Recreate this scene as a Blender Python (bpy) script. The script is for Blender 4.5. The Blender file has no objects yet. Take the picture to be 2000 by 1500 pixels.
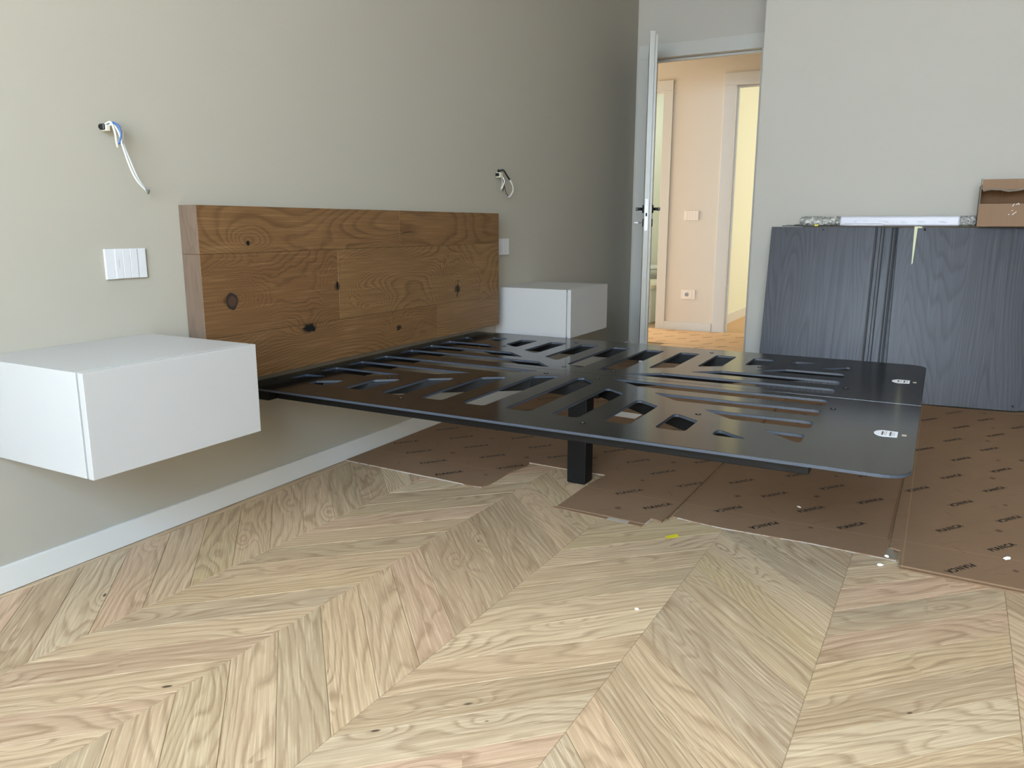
import bpy, bmesh, math, random
from mathutils import Vector, Matrix
random.seed(7)
S = bpy.context.scene
COL = S.collection
# ------------------------------------------------------------------ camera, world, lights, exposure
cam_d = bpy.data.cameras.new('camera'); cam = bpy.data.objects.new('camera', cam_d); COL.objects.link(cam)
cam_d.sensor_width = 36.0; cam_d.lens = 36.0*1515.70/2000.0; cam_d.clip_start = 0.02
fw = Vector((-0.47041882, 0.85947596, -0.200018)); rt = Vector((0.87706056, 0.48037767, 0.00143622)); up = Vector((-0.09731857, 0.17475228, 0.97979117))
cam.matrix_world = Matrix(((rt.x, up.x, -fw.x, 2.06703), (rt.y, up.y, -fw.y, 0.0), (rt.z, up.z, -fw.z, 0.94), (0, 0, 0, 1)))
S.camera = cam
S.view_settings.view_transform = 'Standard'; S.view_settings.look = 'None'; S.view_settings.gamma = 1; S.view_settings.use_curve_mapping = False
S.view_settings.exposure = 0.0
W = bpy.data.worlds.new('world'); S.world = W; W.use_nodes = True
bg = W.node_tree.nodes['Background']; bg.inputs[0].default_value = (0.75, 0.87, 1.0, 1); bg.inputs[1].default_value = 2.2
def area(name, loc, direction, sx, sy, power, col, spread=180):
    l = bpy.data.lights.new(name, 'AREA'); l.shape = 'RECTANGLE'; l.size = sx; l.size_y = sy; l.energy = power; l.color = col
    l.spread = math.radians(spread)
    o = bpy.data.objects.new(name, l); COL.objects.link(o); o.location = loc
    o.rotation_euler = Vector(direction).to_track_quat('-Z', 'Y').to_euler(); return o
area('window_sky_light', (2.1, -1.58, 1.75), (-0.05, 1, -0.45), 2.3, 1.5, 240, (0.51, 0.74, 1.0), 150)
area('window_ground_bounce', (2.1, -1.59, 1.25), (-0.05, 1, 0.60), 2.3, 1.9, 124, (1.0, 0.86, 0.59), 140)
area('corridor_end_fill', (-2.1, 6.35, 1.25), (1, 0.12, 0.0), 0.9, 1.9, 50, (1.0, 0.87, 0.68))  # added unseen warm fill from the left; the corridor ends in a blank wall
area('far_room_daylight', (3.17, 8.3, 1.5), (-1, 0, 0), 1.8, 1.9, 62, (1.0, 0.95, 0.80))
area('bathroom_daylight', (-1.2, 7.8, 2.72), (0.1, 0, -1), 1.0, 0.7, 26, (0.95, 1.0, 0.93))

# ------------------------------------------------------------------ node helpers
def srgb(r, g, b):
    f = lambda c: (c/255/12.92) if c/255 <= 0.04045 else ((c/255+0.055)/1.055)**2.4
    return (f(r), f(g), f(b), 1)
class NT:
    def __init__(s, name):
        s.m = bpy.data.materials.new(name); s.m.use_nodes = True; s.t = s.m.node_tree; s.b = s.t.nodes['Principled BSDF']
    def n(s, typ, **kw):
        nd = s.t.nodes.new('ShaderNode'+typ)
        for k, v in kw.items(): setattr(nd, k, v)
        return nd
    def put(s, sock, v):
        if isinstance(v, bpy.types.NodeSocket): s.t.links.new(v, sock)
        elif isinstance(v, (tuple, list)) and len(v) == 4 and sock.type == 'VECTOR': sock.default_value = v[:3]
        else: sock.default_value = v
    def math(s, op, a, b=None, c=None, clamp=False):
        nd = s.n('Math', operation=op, use_clamp=clamp)
        s.put(nd.inputs[0], a)
        if b is not None: s.put(nd.inputs[1], b)
        if c is not None: s.put(nd.inputs[2], c)
        return nd.outputs[0]
    def comb(s, x, y, z):
        nd = s.n('CombineXYZ')
        for i, v in enumerate((x, y, z)): s.put(nd.inputs[i], v)
        return nd.outputs[0]
    def noise(s, vec, scale=1.0, detail=2.0, rough=0.5, dist=0.0):
        nd = s.n('TexNoise'); s.put(nd.inputs['Vector'], vec); nd.inputs['Scale'].default_value = scale
        nd.inputs['Detail'].default_value = detail; nd.inputs['Roughness'].default_value = rough; nd.inputs['Distortion'].default_value = dist
        return nd.outputs[0]
    def ramp(s, f, stops, interp='LINEAR'):
        nd = s.n('ValToRGB'); s.put(nd.inputs[0], f); r = nd.color_ramp; r.interpolation = interp
        while len(r.elements) < len(stops): r.elements.new(0.5)
        for e, (p, c) in zip(r.elements, stops): e.position = p; e.color = c if len(c) == 4 else (*c, 1)
        return nd.outputs[0]
    def mix(s, f, a, b, blend='MIX'):
        nd = s.n('Mix', data_type='RGBA', blend_type=blend); s.put(nd.inputs[0], f); s.put(nd.inputs[6], a); s.put(nd.inputs[7], b); return nd.outputs[2]
    def mapr(s, v, a, b, c=0.0, d=1.0, smooth=False):
        nd = s.n('MapRange'); 
        if smooth: nd.interpolation_type = 'SMOOTHSTEP'
        for i, x in enumerate((v, a, b, c, d)): s.put(nd.inputs[i], x)
        return nd.outputs[0]
    def xyz(s, kind='Object'):
        tc = s.n('TexCoord'); sp = s.n('SeparateXYZ'); s.t.links.new(tc.outputs[kind], sp.inputs[0]); return sp.outputs
    def bump(s, h, strength=0.2, dist=0.001):
        nd = s.n('Bump'); nd.inputs['Strength'].default_value = strength; nd.inputs['Distance'].default_value = dist
        s.put(nd.inputs['Height'], h); s.t.links.new(nd.outputs[0], s.b.inputs['Normal'])
    def out(s, col=None, rough=None, spec=None, metal=None):
        if col is not None: s.put(s.b.inputs['Base Color'], col)
        if rough is not None: s.put(s.b.inputs['Roughness'], rough)
        if spec is not None: s.b.inputs['Specular IOR Level'].default_value = spec
        if metal is not None: s.b.inputs['Metallic'].default_value = metal
        return s.m
def plain(name, col, rough=0.5, spec=0.5, metal=0.0, var=0.03, vs=8.0, bumps=0.0, bs=200.0):
    t = NT(name); x = t.xyz(); v = t.comb(x[0], x[1], x[2])
    n = t.noise(v, vs, 3)
    c2 = tuple(c*(1-var*2) for c in col[:3])+(1,)
    t.out(t.mix(n, col, c2), rough, spec, metal)
    if bumps: t.bump(t.noise(v, bs, 2), bumps, 0.001)
    return t.m

def wood(name, L, Wd, axes_extra, tones, dark, ring_amt, ring_n, low=(1.2, 5.0), rough=0.5, knots=None, rand_knots=False, fine_amt=0.25, fine=(5, 170), pale=None, pale_amt=0.0, sat_noise=None, spec=0.35, wk=6.0, warp=1.0, fdet=2.5):
    """tones: list of base colours picked by the plank's random number; rings run as contour lines of a stretched noise field."""
    t = NT(name); x = t.xyz(); l, w = x[L], x[Wd]
    oi = t.n('ObjectInfo'); rnd = oi.outputs['Random']
    seed = t.math('MULTIPLY', rnd, 91.7)
    lo = t.math('MULTIPLY_ADD', l, low[0], seed); wo = t.math('MULTIPLY', w, low[1])
    f = t.noise(t.comb(lo, wo, seed), 1.0, fdet, 0.45)
    vari = t.mapr(t.math('FRACT', t.math('MULTIPLY', rnd, 3.77)), 0.0, 1.0, 0.35, 1.25)
    ring = t.math('MULTIPLY_ADD', w, wk, t.math('MULTIPLY', t.math('MULTIPLY', f, vari), ring_n))
    kdark = None
    if knots:
        for (kl, kw, rl, rw, amp, dk) in knots:
            dx = t.math('DIVIDE', t.math('SUBTRACT', l, kl), rl); dy = t.math('DIVIDE', t.math('SUBTRACT', w, kw), rw)
            wob = t.noise(t.comb(t.math('MULTIPLY', l, 14), t.math('MULTIPLY', w, 20), kl), 1.0, 3)
            d = t.math('SQRT', t.math('ADD', t.math('MULTIPLY', dx, dx), t.math('MULTIPLY', dy, dy)))
            d = t.math('ADD', d, t.math('MULTIPLY', t.math('SUBTRACT', wob, 0.5), 0.5))
            g = t.math('EXPONENT', t.math('MULTIPLY', t.math('MULTIPLY', d, d), -0.5))
            ring = t.math('ADD', ring, t.math('MULTIPLY', g, amp))
            if dk > 0:
                kd = t.mapr(d, dk*1.0, dk*2.6, 1.0, 0.0, True)
                kdark = kd if kdark is None else t.math('MAXIMUM', kdark, kd)
    if rand_knots:
        vo = t.n('TexVoronoi', feature='F1'); vo.inputs['Scale'].default_value = 1.0
        t.put(vo.inputs['Vector'], t.comb(t.math('MULTIPLY_ADD', l, 5.5, seed), t.math('MULTIPLY_ADD', w, 14.0, 2.3), t.math('MULTIPLY', seed, 3.1)))
        vc = t.n('SeparateColor'); t.t.links.new(vo.outputs['Color'], vc.inputs[0])
        on = t.math('GREATER_THAN', vc.outputs[0], 0.62)
        g = t.math('EXPONENT', t.math('MULTIPLY', t.math('POWER', vo.outputs['Distance'], 2.0), -9.0))
        ring = t.math('ADD', ring, t.math('MULTIPLY', t.math('MULTIPLY', g, on), 2.2))
        size = t.mapr(t.math('POWER', vc.outputs[1], 2.5), 0.0, 1.0, 0.018, 0.085)
        kdark = t.math('MULTIPLY', t.mapr(vo.outputs['Distance'], size, t.math('MULTIPLY', size, 1.9), 1.0, 0.0, True), on)
    wobble = t.noise(t.comb(t.math('MULTIPLY', l, 18), t.math('MULTIPLY', w, 60), seed), 1.0, 3, 0.6)
    ring = t.math('ADD', ring, t.math('MULTIPLY', wobble, 0.35*warp))
    fr = t.math('FRACT', ring)
    rr = t.ramp(fr, [(0.0, (0, 0, 0)), (0.50, (0.22,)*3), (0.78, (1, 1, 1)), (0.88, (0.55,)*3), (1.0, (0, 0, 0))])
    fib = t.noise(t.comb(t.math('MULTIPLY_ADD', l, fine[0], seed), t.math('MULTIPLY', w, fine[1]), seed), 1.0, 3, 0.6)
    cloud = t.noise(t.comb(t.math('MULTIPLY_ADD', l, 1.6, seed), t.math('MULTIPLY', w, 9), t.math('ADD', seed, 5)), 1.0, 2)
    stops = [(i/max(1, len(tones)-1), c) for i, c in enumerate(tones)]
    mixr = t.math('MULTIPLY', t.math('FRACT', t.math('MULTIPLY', rnd, 7.31)), 1.0)
    base = t.ramp(mixr, stops)
    base = t.mix(t.mapr(cloud, 0.35, 0.68, 0.0, 0.55), base, tones[0] if sat_noise is None else sat_noise)
    amt = t.math('MULTIPLY', rr, t.mapr(t.noise(t.comb(t.math('MULTIPLY_ADD', l, 2.5, seed), t.math('MULTIPLY', w, 12), 3.0), 1.0, 1), 0.3, 0.7, ring_amt*0.45, ring_amt))
    c = t.mix(amt, base, dark)
    c = t.mix(t.mapr(fib, 0.45, 0.75, 0.0, fine_amt), c, dark)
    if pale is not None: c = t.mix(t.mapr(fib, 0.30, 0.46, pale_amt, 0.0), c, pale)
    if kdark is not None: c = t.mix(t.math('MULTIPLY', kdark, 0.9), c, tuple(k*0.17 for k in dark[:3])+(1,))
    t.out(c, rough, spec)
    t.bump(t.math('SUBTRACT', 1.0, fib), 0.12, 0.0006)
    return t.m

# ------------------------------------------------------------------ materials
def make_paint(name, col, rough=0.62): return plain(name, col, rough, 0.3, 0, 0.008, 1.5, 0.05, 420)
M = {}
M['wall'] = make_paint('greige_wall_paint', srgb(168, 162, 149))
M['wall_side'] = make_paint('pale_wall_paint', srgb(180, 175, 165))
M['ceil'] = make_paint('ceiling_paint', srgb(238, 234, 224))
M['hall'] = make_paint('corridor_paint', srgb(212, 203, 190))
M['hall2'] = make_paint('far_room_paint', srgb(222, 226, 208))
M['trim'] = plain('trim_white_lacquer', srgb(186, 184, 177), 0.38, 0.5, 0, 0.01)
M['base'] = plain('baseboard_lacquer', srgb(208, 207, 203), 0.4, 0.5, 0, 0.01)
M['doorw'] = plain('door_white_lacquer', srgb(170, 167, 158), 0.35, 0.5, 0, 0.01)
M['white'] = plain('matt_white_lacquer', srgb(176, 174, 172), 0.42, 0.45, 0, 0.008)
M['switch'] = plain('white_plastic', srgb(206, 206, 208), 0.3, 0.5, 0, 0.005)
M['switch_h'] = plain('corridor_plastic', srgb(232, 222, 212), 0.3, 0.5, 0, 0.005)
M['grey'] = plain('grey_line', srgb(150, 152, 156), 0.5)
M['dark'] = plain('dark_void', srgb(18, 17, 16), 0.8, 0.2)
M['steel'] = plain('brushed_steel', srgb(150, 150, 152), 0.42, 0.5, 0.8)
M['black'] = plain('black_metal', srgb(20, 19, 20), 0.4, 0.4)
M['oak'] = wood('oak_floor', 0, 1, None,
    [srgb(182, 156, 124), srgb(198, 171, 139), srgb(160, 137, 108), srgb(198, 163, 136), srgb(184, 161, 123), srgb(168, 147, 121), srgb(205, 182, 149), srgb(174, 143, 112)],
    srgb(126, 97, 70), 0.72, 24.0, (1.0, 4.5), 0.5, None, True, 0.36, (7, 260), srgb(224, 204, 172), 0.40, srgb(188, 162, 130), 0.3, 40.0)
M['oakslab'] = wood('oak_slab', 0, 1, None, [srgb(150, 128, 98), srgb(150, 128, 98)], srgb(110, 85, 60), 0.3, 8, (1, 5), 0.55)
KN = [(1.757, 0.700, 0.085, 0.060, 5.5, 0.17), (2.10, 0.574, 0.07, 0.035, 2.2, 0.26), (3.093, 0.650, 0.11, 0.085, 6.0, 0.10), (2.262, 0.717, 0.055, 0.06, 3.5, 0.14),
      (2.634, 0.515, 0.06, 0.035, 3.0, 0.14), (2.438, 0.618, 0.08, 0.045, 4.0, 0.0), (1.838, 0.883, 0.05, 0.03, 2.0, 0.16), (2.02, 0.72, 0.25, 0.09, 2.2, 0.0)]
KN = [(a_, b_, c_, d_, e_*2.6, f_) for a_, b_, c_, d_, e_, f_ in KN]
M['hb'] = wood('headboard_oak', 1, 2, None, [srgb(122, 90, 55), srgb(112, 80, 49), srgb(128, 97, 61)], srgb(70, 46, 26), 0.74, 62.0, (0.75, 2.6), 0.5, KN, False, 0.30, (5, 190), srgb(152, 120, 82), 0.32, srgb(112, 82, 50), 0.3, 34.0, 0.6, 1.4)
M['hbend'] = wood('headboard_end_grain', 2, 0, None, [srgb(112, 93, 78), srgb(106, 88, 73)], srgb(82, 64, 51), 0.4, 12, (3, 14), 0.65, None, False, 0.3, (12, 90))
M['plate'] = plain('dark_lacquered_metal', srgb(20, 20, 21), 0.14, 0.5, 0, 0.04, 3.0)
M['plate'].node_tree.nodes['Principled BSDF'].inputs['IOR'].default_value = 1.40
M['edge'] = plain('satin_edge_window_sheen', srgb(58, 64, 74), 0.38, 0.5, 0, 0.03, 10)  # window reflection on the bed panel edges, painted in as lighter blue-grey
M['beam'] = plain('matt_black_steel', srgb(12, 13, 15), 0.5, 0.25, 0, 0.05, 5)
M['lam'] = wood('grey_laminate', 2, 0, None, [srgb(60, 59, 65), srgb(56, 55, 61), srgb(62, 61, 65)], srgb(26, 25, 28), 0.85, 42.0, (0.42, 3.6), 0.42, None, False, 0.4, (2.0, 150), srgb(84, 84, 92), 0.35, srgb(60, 60, 67), 0.35, 12.0, 0.5, 1.6)
M['lam_edge_shade'] = plain('panel_edge_gap_shade', srgb(16, 15, 16), 0.6)  # board edges, also the painted shade in the gaps of the left stack
M['label'] = plain('label_paper', srgb(226, 228, 236), 0.4)
M['ink'] = plain('black_print', srgb(20, 15, 12), 0.6, 0.3, 0, 0.05)
M['ink2'] = plain('faded_print', srgb(92, 70, 54), 0.65, 0.2, 0, 0.05)
M['torn'] = plain('torn_paper_liner', srgb(178, 164, 150), 0.7, 0.2, 0, 0.1, 60)
M['foam'] = plain('white_foam', srgb(240, 240, 240), 0.6)
M['yellow'] = plain('yellow_tape', srgb(214, 196, 30), 0.45)
M['mask'] = plain('masking_tape', srgb(205, 205, 165), 0.5)
M['tape'] = plain('clear_packing_tape', srgb(140, 128, 112), 0.15, 0.6, 0, 0.1, 60)
M['blue'] = plain('blue_wire', srgb(45, 92, 160), 0.35)
M['wirew'] = plain('white_wire', srgb(235, 238, 240), 0.35)
M['wireg'] = plain('grey_wire', srgb(120, 118, 112), 0.4)
M['conn'] = plain('connector_plastic', srgb(206, 200, 180), 0.4)
M['glassc'] = plain('ceramic', srgb(235, 240, 236), 0.15)
M['rim'] = plain('bath_rim', srgb(215, 208, 185), 0.3)
def cardboard(name, col, crease_y=None, crease_x=None, stain=0.25):
    t = NT(name); x = t.xyz()
    n = t.noise(t.comb(x[0], x[1], x[2]), 5.0, 4, 0.6); f = t.noise(t.comb(t.math('MULTIPLY', x[0], 40), t.math('MULTIPLY', x[1], 260), x[2]), 1.0, 2)
    c = t.mix(t.mapr(n, 0.3, 0.7, 0.0, stain), col, tuple(k*0.72 for k in col[:3])+(1,))
    c = t.mix(t.mapr(f, 0.4, 0.7, 0.0, 0.12), c, tuple(k*1.25 for k in col[:3])+(1,))
    # long scuffs
    sc = t.noise(t.comb(t.math('MULTIPLY', t.math('ADD', x[0], x[1]), 2.2), t.math('MULTIPLY', t.math('SUBTRACT', x[0], x[1]), 46), 1.0), 1.0, 2, 0.7)
    c = t.mix(t.mapr(sc, 0.62, 0.72, 0.0, 0.35), c, tuple(k*0.6 for k in col[:3])+(1,))
    pale = tuple(min(1, k*1.55) for k in col[:3])+(1,)
    for ax, v in ((1, crease_y), (0, crease_x)):
        if v is not None:
            d = t.math('ABSOLUTE', t.math('SUBTRACT', x[ax], v)); c = t.mix(t.mapr(d, 0.0008, 0.0028, 0.6, 0.0), c, pale)
    t.out(c, 0.72, 0.25); t.bump(n, 0.25, 0.004); return t.m
M['card'] = cardboard('kraft_cardboard', srgb(128, 101, 77), 2.505)
M['card_c'] = cardboard('kraft_cardboard_folded', srgb(128, 101, 77), 2.495, 2.052)
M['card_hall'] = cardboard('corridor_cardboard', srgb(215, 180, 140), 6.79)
M['card_box'] = cardboard('box_cardboard', srgb(140, 112, 88), stain=0.1)
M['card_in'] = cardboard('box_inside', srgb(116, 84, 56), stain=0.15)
M['card_grey'] = cardboard('box_flap', srgb(128, 118, 108), stain=0.1)
t = NT('bubble_wrap'); x = t.xyz(); vo = t.n('TexVoronoi'); vo.inputs['Scale'].default_value = 75
t.t.links.new(t.comb(x[0], x[1], x[2]), vo.inputs['Vector']) if False else t.put(vo.inputs['Vector'], t.comb(x[0], x[1], x[2]))
n = t.noise(t.comb(x[0], x[1], x[2]), 28.0, 4, 0.7, 1.5)
t.out(t.ramp(n, [(0.35, srgb(100, 100, 97)), (0.48, srgb(165, 164, 158)), (0.58, srgb(225, 225, 222))]), 0.12, 0.8); t.bump(t.math('ADD', vo.outputs['Distance'], t.math('MULTIPLY', n, 2)), 1.0, 0.008); M['bubble'] = t.m
M['paper'] = plain('white_wrapping', srgb(196, 196, 208), 0.35)
M['plastic'] = plain('white_plastic_film', srgb(205, 205, 212), 0.2, 0.6, 0, 0.08, 20, 0.5, 30)
t = NT('window_glass'); t.b.inputs['Transmission Weight'].default_value = 1.0; t.b.inputs['Roughness'].default_value = 0.0; t.b.inputs['IOR'].default_value = 1.45; M['glass'] = t.m

# ------------------------------------------------------------------ geometry helpers
def link(name, me, parent=None, loc=(0, 0, 0)):
    o = bpy.data.objects.new(name, me); COL.objects.link(o); o.location = loc
    if parent is not None: o.parent = parent
    return o
def empty(name, loc, rz=0.0):
    o = bpy.data.objects.new(name, None); COL.objects.link(o); o.location = loc; o.rotation_euler = (0, 0, rz); o.empty_display_size = 0.1; return o
def tag(o, label, cat, group=None, kind=None):
    o['label'] = label; o['category'] = cat
    if group: o['group'] = group
    if kind: o['kind'] = kind
    return o
def tomesh(bm, name, mats, smooth=False):
    me = bpy.data.meshes.new(name); bmesh.ops.recalc_face_normals(bm, faces=bm.faces); bm.to_mesh(me); bm.free()
    for m in (mats if isinstance(mats, (list, tuple)) else [mats]): me.materials.append(m)
    if smooth:
        for p in me.polygons: p.use_smooth = True
    return me
def addbox(bm, x0, x1, y0, y1, z0, z1, mi=0):
    v = [bm.verts.new((x, y, z)) for z in (z0, z1) for y in (y0, y1) for x in (x0, x1)]
    fs = [(0, 2, 3, 1), (4, 5, 7, 6), (0, 1, 5, 4), (2, 6, 7, 3), (0, 4, 6, 2), (1, 3, 7, 5)]
    out = []
    for f in fs:
        g = bm.faces.new([v[i] for i in f]); g.material_index = mi; out.append(g)
    return out
def bevel(bm, w, seg=2):
    bmesh.ops.bevel(bm, geom=bm.edges[:], offset=w, segments=seg, affect='EDGES', profile=0.5)
def box(name, x0, x1, y0, y1, z0, z1, mat, parent=None, bev=0.0, seg=2):
    """box given in the parent's coordinates when the parent is at the origin, else relative to it"""
    ox, oy, oz = (0, 0, 0)
    bm = bmesh.new(); addbox(bm, x0, x1, y0, y1, z0, z1)
    if bev: bevel(bm, bev, seg)
    return link(name, tomesh(bm, name, mat), parent)
def addprism(bm, poly, z0, z1, mi=0):
    b = [bm.verts.new((x, y, z0)) for x, y in poly]; t_ = [bm.verts.new((x, y, z1)) for x, y in poly]; n = len(poly)
    fs = [bm.faces.new(t_), bm.faces.new(b[::-1])]
    for i in range(n): fs.append(bm.faces.new([b[i], b[(i+1) % n], t_[(i+1) % n], t_[i]]))
    for f in fs: f.material_index = mi
    return fs
def prism(name, poly, z0, z1, mat, parent=None, bev=0):
    bm = bmesh.new(); addprism(bm, poly, z0, z1)
    if bev: bevel(bm, bev, 2)
    me = tomesh(bm, name, mat)
    return link(name, me, parent)
def cyl(name, p0, p1, r, mat, parent=None, n=16, r1=None, smooth=True):
    bm = bmesh.new(); p0, p1 = Vector(p0), Vector(p1); d = p1-p0
    bmesh.ops.create_cone(bm, cap_ends=True, segments=n, radius1=r, radius2=r if r1 is None else r1, depth=d.length)
    bm.transform(Matrix.Translation((p0+p1)/2) @ d.to_track_quat('Z', 'Y').to_matrix().to_4x4())
    me = tomesh(bm, name, mat)
    if smooth:
        for p in me.polygons: p.use_smooth = len(p.vertices) == 4
    return link(name, me, parent)
def tube(name, pts, r, mat, parent=None, n=8, taper=None):
    """smooth tube through points (Catmull-Rom)"""
    P = [Vector(p) for p in pts]; Q = []
    E_ = [P[0]*2-P[1]]+P+[P[-1]*2-P[-2]]
    for i in range(1, len(E_)-2):
        for k in range(6):
            u = k/6; a, b, c, d = E_[i-1:i+3]
            Q.append(0.5*((2*b)+(c-a)*u+(2*a-5*b+4*c-d)*u*u+(3*b-a-3*c+d)*u**3))
    Q.append(P[-1]); bm = bmesh.new(); rings = []
    for i, q in enumerate(Q):
        tg = (Q[min(i+1, len(Q)-1)]-Q[max(i-1, 0)]).normalized(); a = tg.orthogonal().normalized() if i == 0 else (pa - tg*pa.dot(tg)).normalized()
        pa = a; b = tg.cross(a); rr = r if taper is None else r*(1-(1-taper)*i/(len(Q)-1))
        rings.append([bm.verts.new(q+(a*math.cos(2*math.pi*k/n)+b*math.sin(2*math.pi*k/n))*rr) for k in range(n)])
    for i in range(len(rings)-1):
        for k in range(n): bm.faces.new([rings[i][k], rings[i][(k+1) % n], rings[i+1][(k+1) % n], rings[i+1][k]])
    bm.faces.new(rings[0][::-1]); bm.faces.new(rings[-1])
    return link(name, tomesh(bm, name, mat, True), parent)
def struct(o): o['kind'] = 'structure'; return o
def sbox(*a, **k): return struct(box(*a, **k))
def rounded(poly, r, n=4):
    """round every corner of a polygon; r may be a list"""
    out = []; N = len(poly)
    for i in range(N):
        p = Vector(poly[i]); a = Vector(poly[i-1])-p; b = Vector(poly[(i+1) % N])-p
        rr = r[i] if isinstance(r, (list, tuple)) else r
        la, lb = a.length, b.length; a.normalize(); b.normalize(); ang = a.angle(b)
        if rr <= 0: out.append(tuple(p)); continue
        tl = min(rr/math.tan(ang/2), la*0.49, lb*0.49)
        p0, p1 = p+a*tl, p+b*tl
        for k in range(n+1):
            u = k/n; out.append(tuple(p0*(1-u)**2+p*2*u*(1-u)+p1*u*u))
    return out

# ------------------------------------------------------------------ room shell
H = 2.75; YR = 4.93; YD = 5.65; XJ = 1.037; YB = -1.60; XR = 5.20
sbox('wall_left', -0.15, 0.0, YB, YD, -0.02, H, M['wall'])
sbox('wall_right', XJ, XR+0.2, YR, YD+0.12, -0.02, H, M['wall_side'])
sbox('wall_east', XR, XR+0.15, YB, YR, -0.02, H, M['wall_side'])
o = bmesh.new()
for a in ((-0.15, 0.9, -0.02, H), (3.3, XR+0.15, -0.02, H), (0.9, 3.3, -0.02, 0.35), (0.9, 3.3, 2.55, H)): addbox(o, a[0], a[1], YB-0.15, YB, a[2], a[3])
struct(link('wall_back', tomesh(o, 'wall_back', M['wall_side'])))
sbox('ceiling', -0.15, XR+0.15, YB-0.15, YD+0.12, H, H+0.1, M['ceil'])
# door wall with its opening
DX0, DX1, DZ = 0.092, 0.897, 2.125
o = bmesh.new(); addbox(o, -0.15, DX0, YD, YD+0.12, -0.02, H); addbox(o, DX1, XJ, YD, YD+0.12, -0.02, H); addbox(o, DX0, DX1, YD, YD+0.12, DZ, H)
struct(link('wall_door', tomesh(o, 'wall_door', M['wall_side'])))
# window behind the photographer
w = empty('window_1', (2.1, YB-0.07, 0.35)); struct(w)
bm = bmesh.new()
for a in ((-1.20, -1.14, 0, 2.2), (1.14, 1.20, 0, 2.2), (-0.03, 0.03, 0.06, 2.14), (-1.14, 1.14, 0, 0.06), (-1.14, 1.14, 2.14, 2.2)): addbox(bm, a[0], a[1], -0.03, 0.03, a[2], a[3])
link('window_frame', tomesh(bm, 'window_frame', M['trim']), w)
for a in ((-1.14, -0.03), (0.03, 1.14)):
    bm = bmesh.new(); addbox(bm, a[0], a[1], -0.008, 0.0, 0.06, 2.14); link('pane', tomesh(bm, 'pane', M['glass']), w)
# baseboards
sbox('baseboard_left', 0.0, 0.012, YB, YD, 0.0005, 0.071, M['base'], bev=0.0015)
sbox('baseboard_right', XJ, XR, YR-0.012, YR, 0.0005, 0.071, M['base'], bev=0.0015)
sbox('baseboard_east', XR-0.012, XR, YB, YR-0.013, 0.0005, 0.071, M['base'], bev=0.0015)

# ------------------------------------------------------------------ floor with chevron planks
fl = struct(box('floor', -0.15, XR+0.2, YB-0.15, YD+0.45, -0.12, -0.0016, M['oakslab']))
TH = -0.0143; O0 = Vector((0.396, 0.985)); UX = Vector((math.cos(TH), math.sin(TH))); VY = Vector((-math.sin(TH), math.cos(TH)))
CW, PV, RISE = 0.3763, 0.1405, 0.371
def plank_mesh(name, dx, rise, sgn, gap=0.0005, ch=0.0009):
    """parallelogram between two vertical lines; local x runs along the plank"""
    ln = math.hypot(dx, rise); ang = math.atan2(sgn*rise, dx)
    pts = [(gap, gap*1.4), (dx-gap, sgn*rise+gap*1.4), (dx-gap, sgn*rise+PV-gap*1.4), (gap, PV-gap*1.4)]
    ca, sa = math.cos(-ang), math.sin(-ang)
    P = [Vector((x*ca-y*sa, x*sa+y*ca)) for x, y in pts]; c = sum(P, Vector((0, 0)))/4
    ins = []
    for i in range(4):
        a = (P[i-1]-P[i]).normalized(); b = (P[(i+1) % 4]-P[i]).normalized(); s = abs(a.cross(b)); ins.append(P[i]+(a+b)*(ch/s))
    vs = [(*p, 0.0) for p in ins]+[(*p, -ch*0.8) for p in P]+[(*p, -0.010) for p in P]
    fs = [(0, 1, 2, 3)]+[(4+i, 4+(i+1) % 4, (i+1) % 4, i) for i in range(4)]+[(8+i, 8+(i+1) % 4, 4+(i+1) % 4, 4+i) for i in range(4)]
    me = bpy.data.meshes.new(name); me.from_pydata(vs, [], fs); me.materials.append(M['oak']); me.update(); return me, ang
F0 = 0.018  # left edge of the partial first column, measured from the wall
dx0 = O0.x-F0-0.012
r0 = RISE*dx0/CW
kinds = {'up': plank_mesh('plank_up', CW, RISE, 1), 'down': plank_mesh('plank_down', CW, RISE, -1), 'first': plank_mesh('plank_first', dx0, r0, -1)}
def put_plank(key, u, v):
    me, ang = kinds[key]; p = O0+UX*u+VY*v; o = link('plank', me, fl, (p.x, p.y, random.uniform(-0.00012, 0.00012))); o.rotation_euler = (0, 0, ang+TH); return o
for c in range(0, 9):
    for m in range(-8, 16):
        if c == 0: put_plank('first', -dx0, m*PV+r0)
        elif c % 2: put_plank('up', (c-1)*CW, m*PV)
        else: put_plank('down', (c-1)*CW, m*PV+RISE)
for y0, y1 in ((0.02, 1.30), (1.301, 2.70), (2.701, 4.60)):
    xl = lambda y: 0.0298+(y-0.985)*0.0143
    bm = bmesh.new(); L_b = y1-y0; addprism(bm, [(0.0128-0.02, 0), (xl(y0)-0.02, 0), (xl(y1)-0.02, L_b), (0.0128-0.02, L_b)], -0.010, 0.0)
    bm.transform(Matrix.Rotation(-math.pi/2, 4, 'Z')); me = tomesh(bm, 'border_plank', M['oak'])
    o = link('plank', me, fl, (0.02, y0, 0.0)); o.rotation_euler = (0, 0, math.pi/2)

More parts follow.
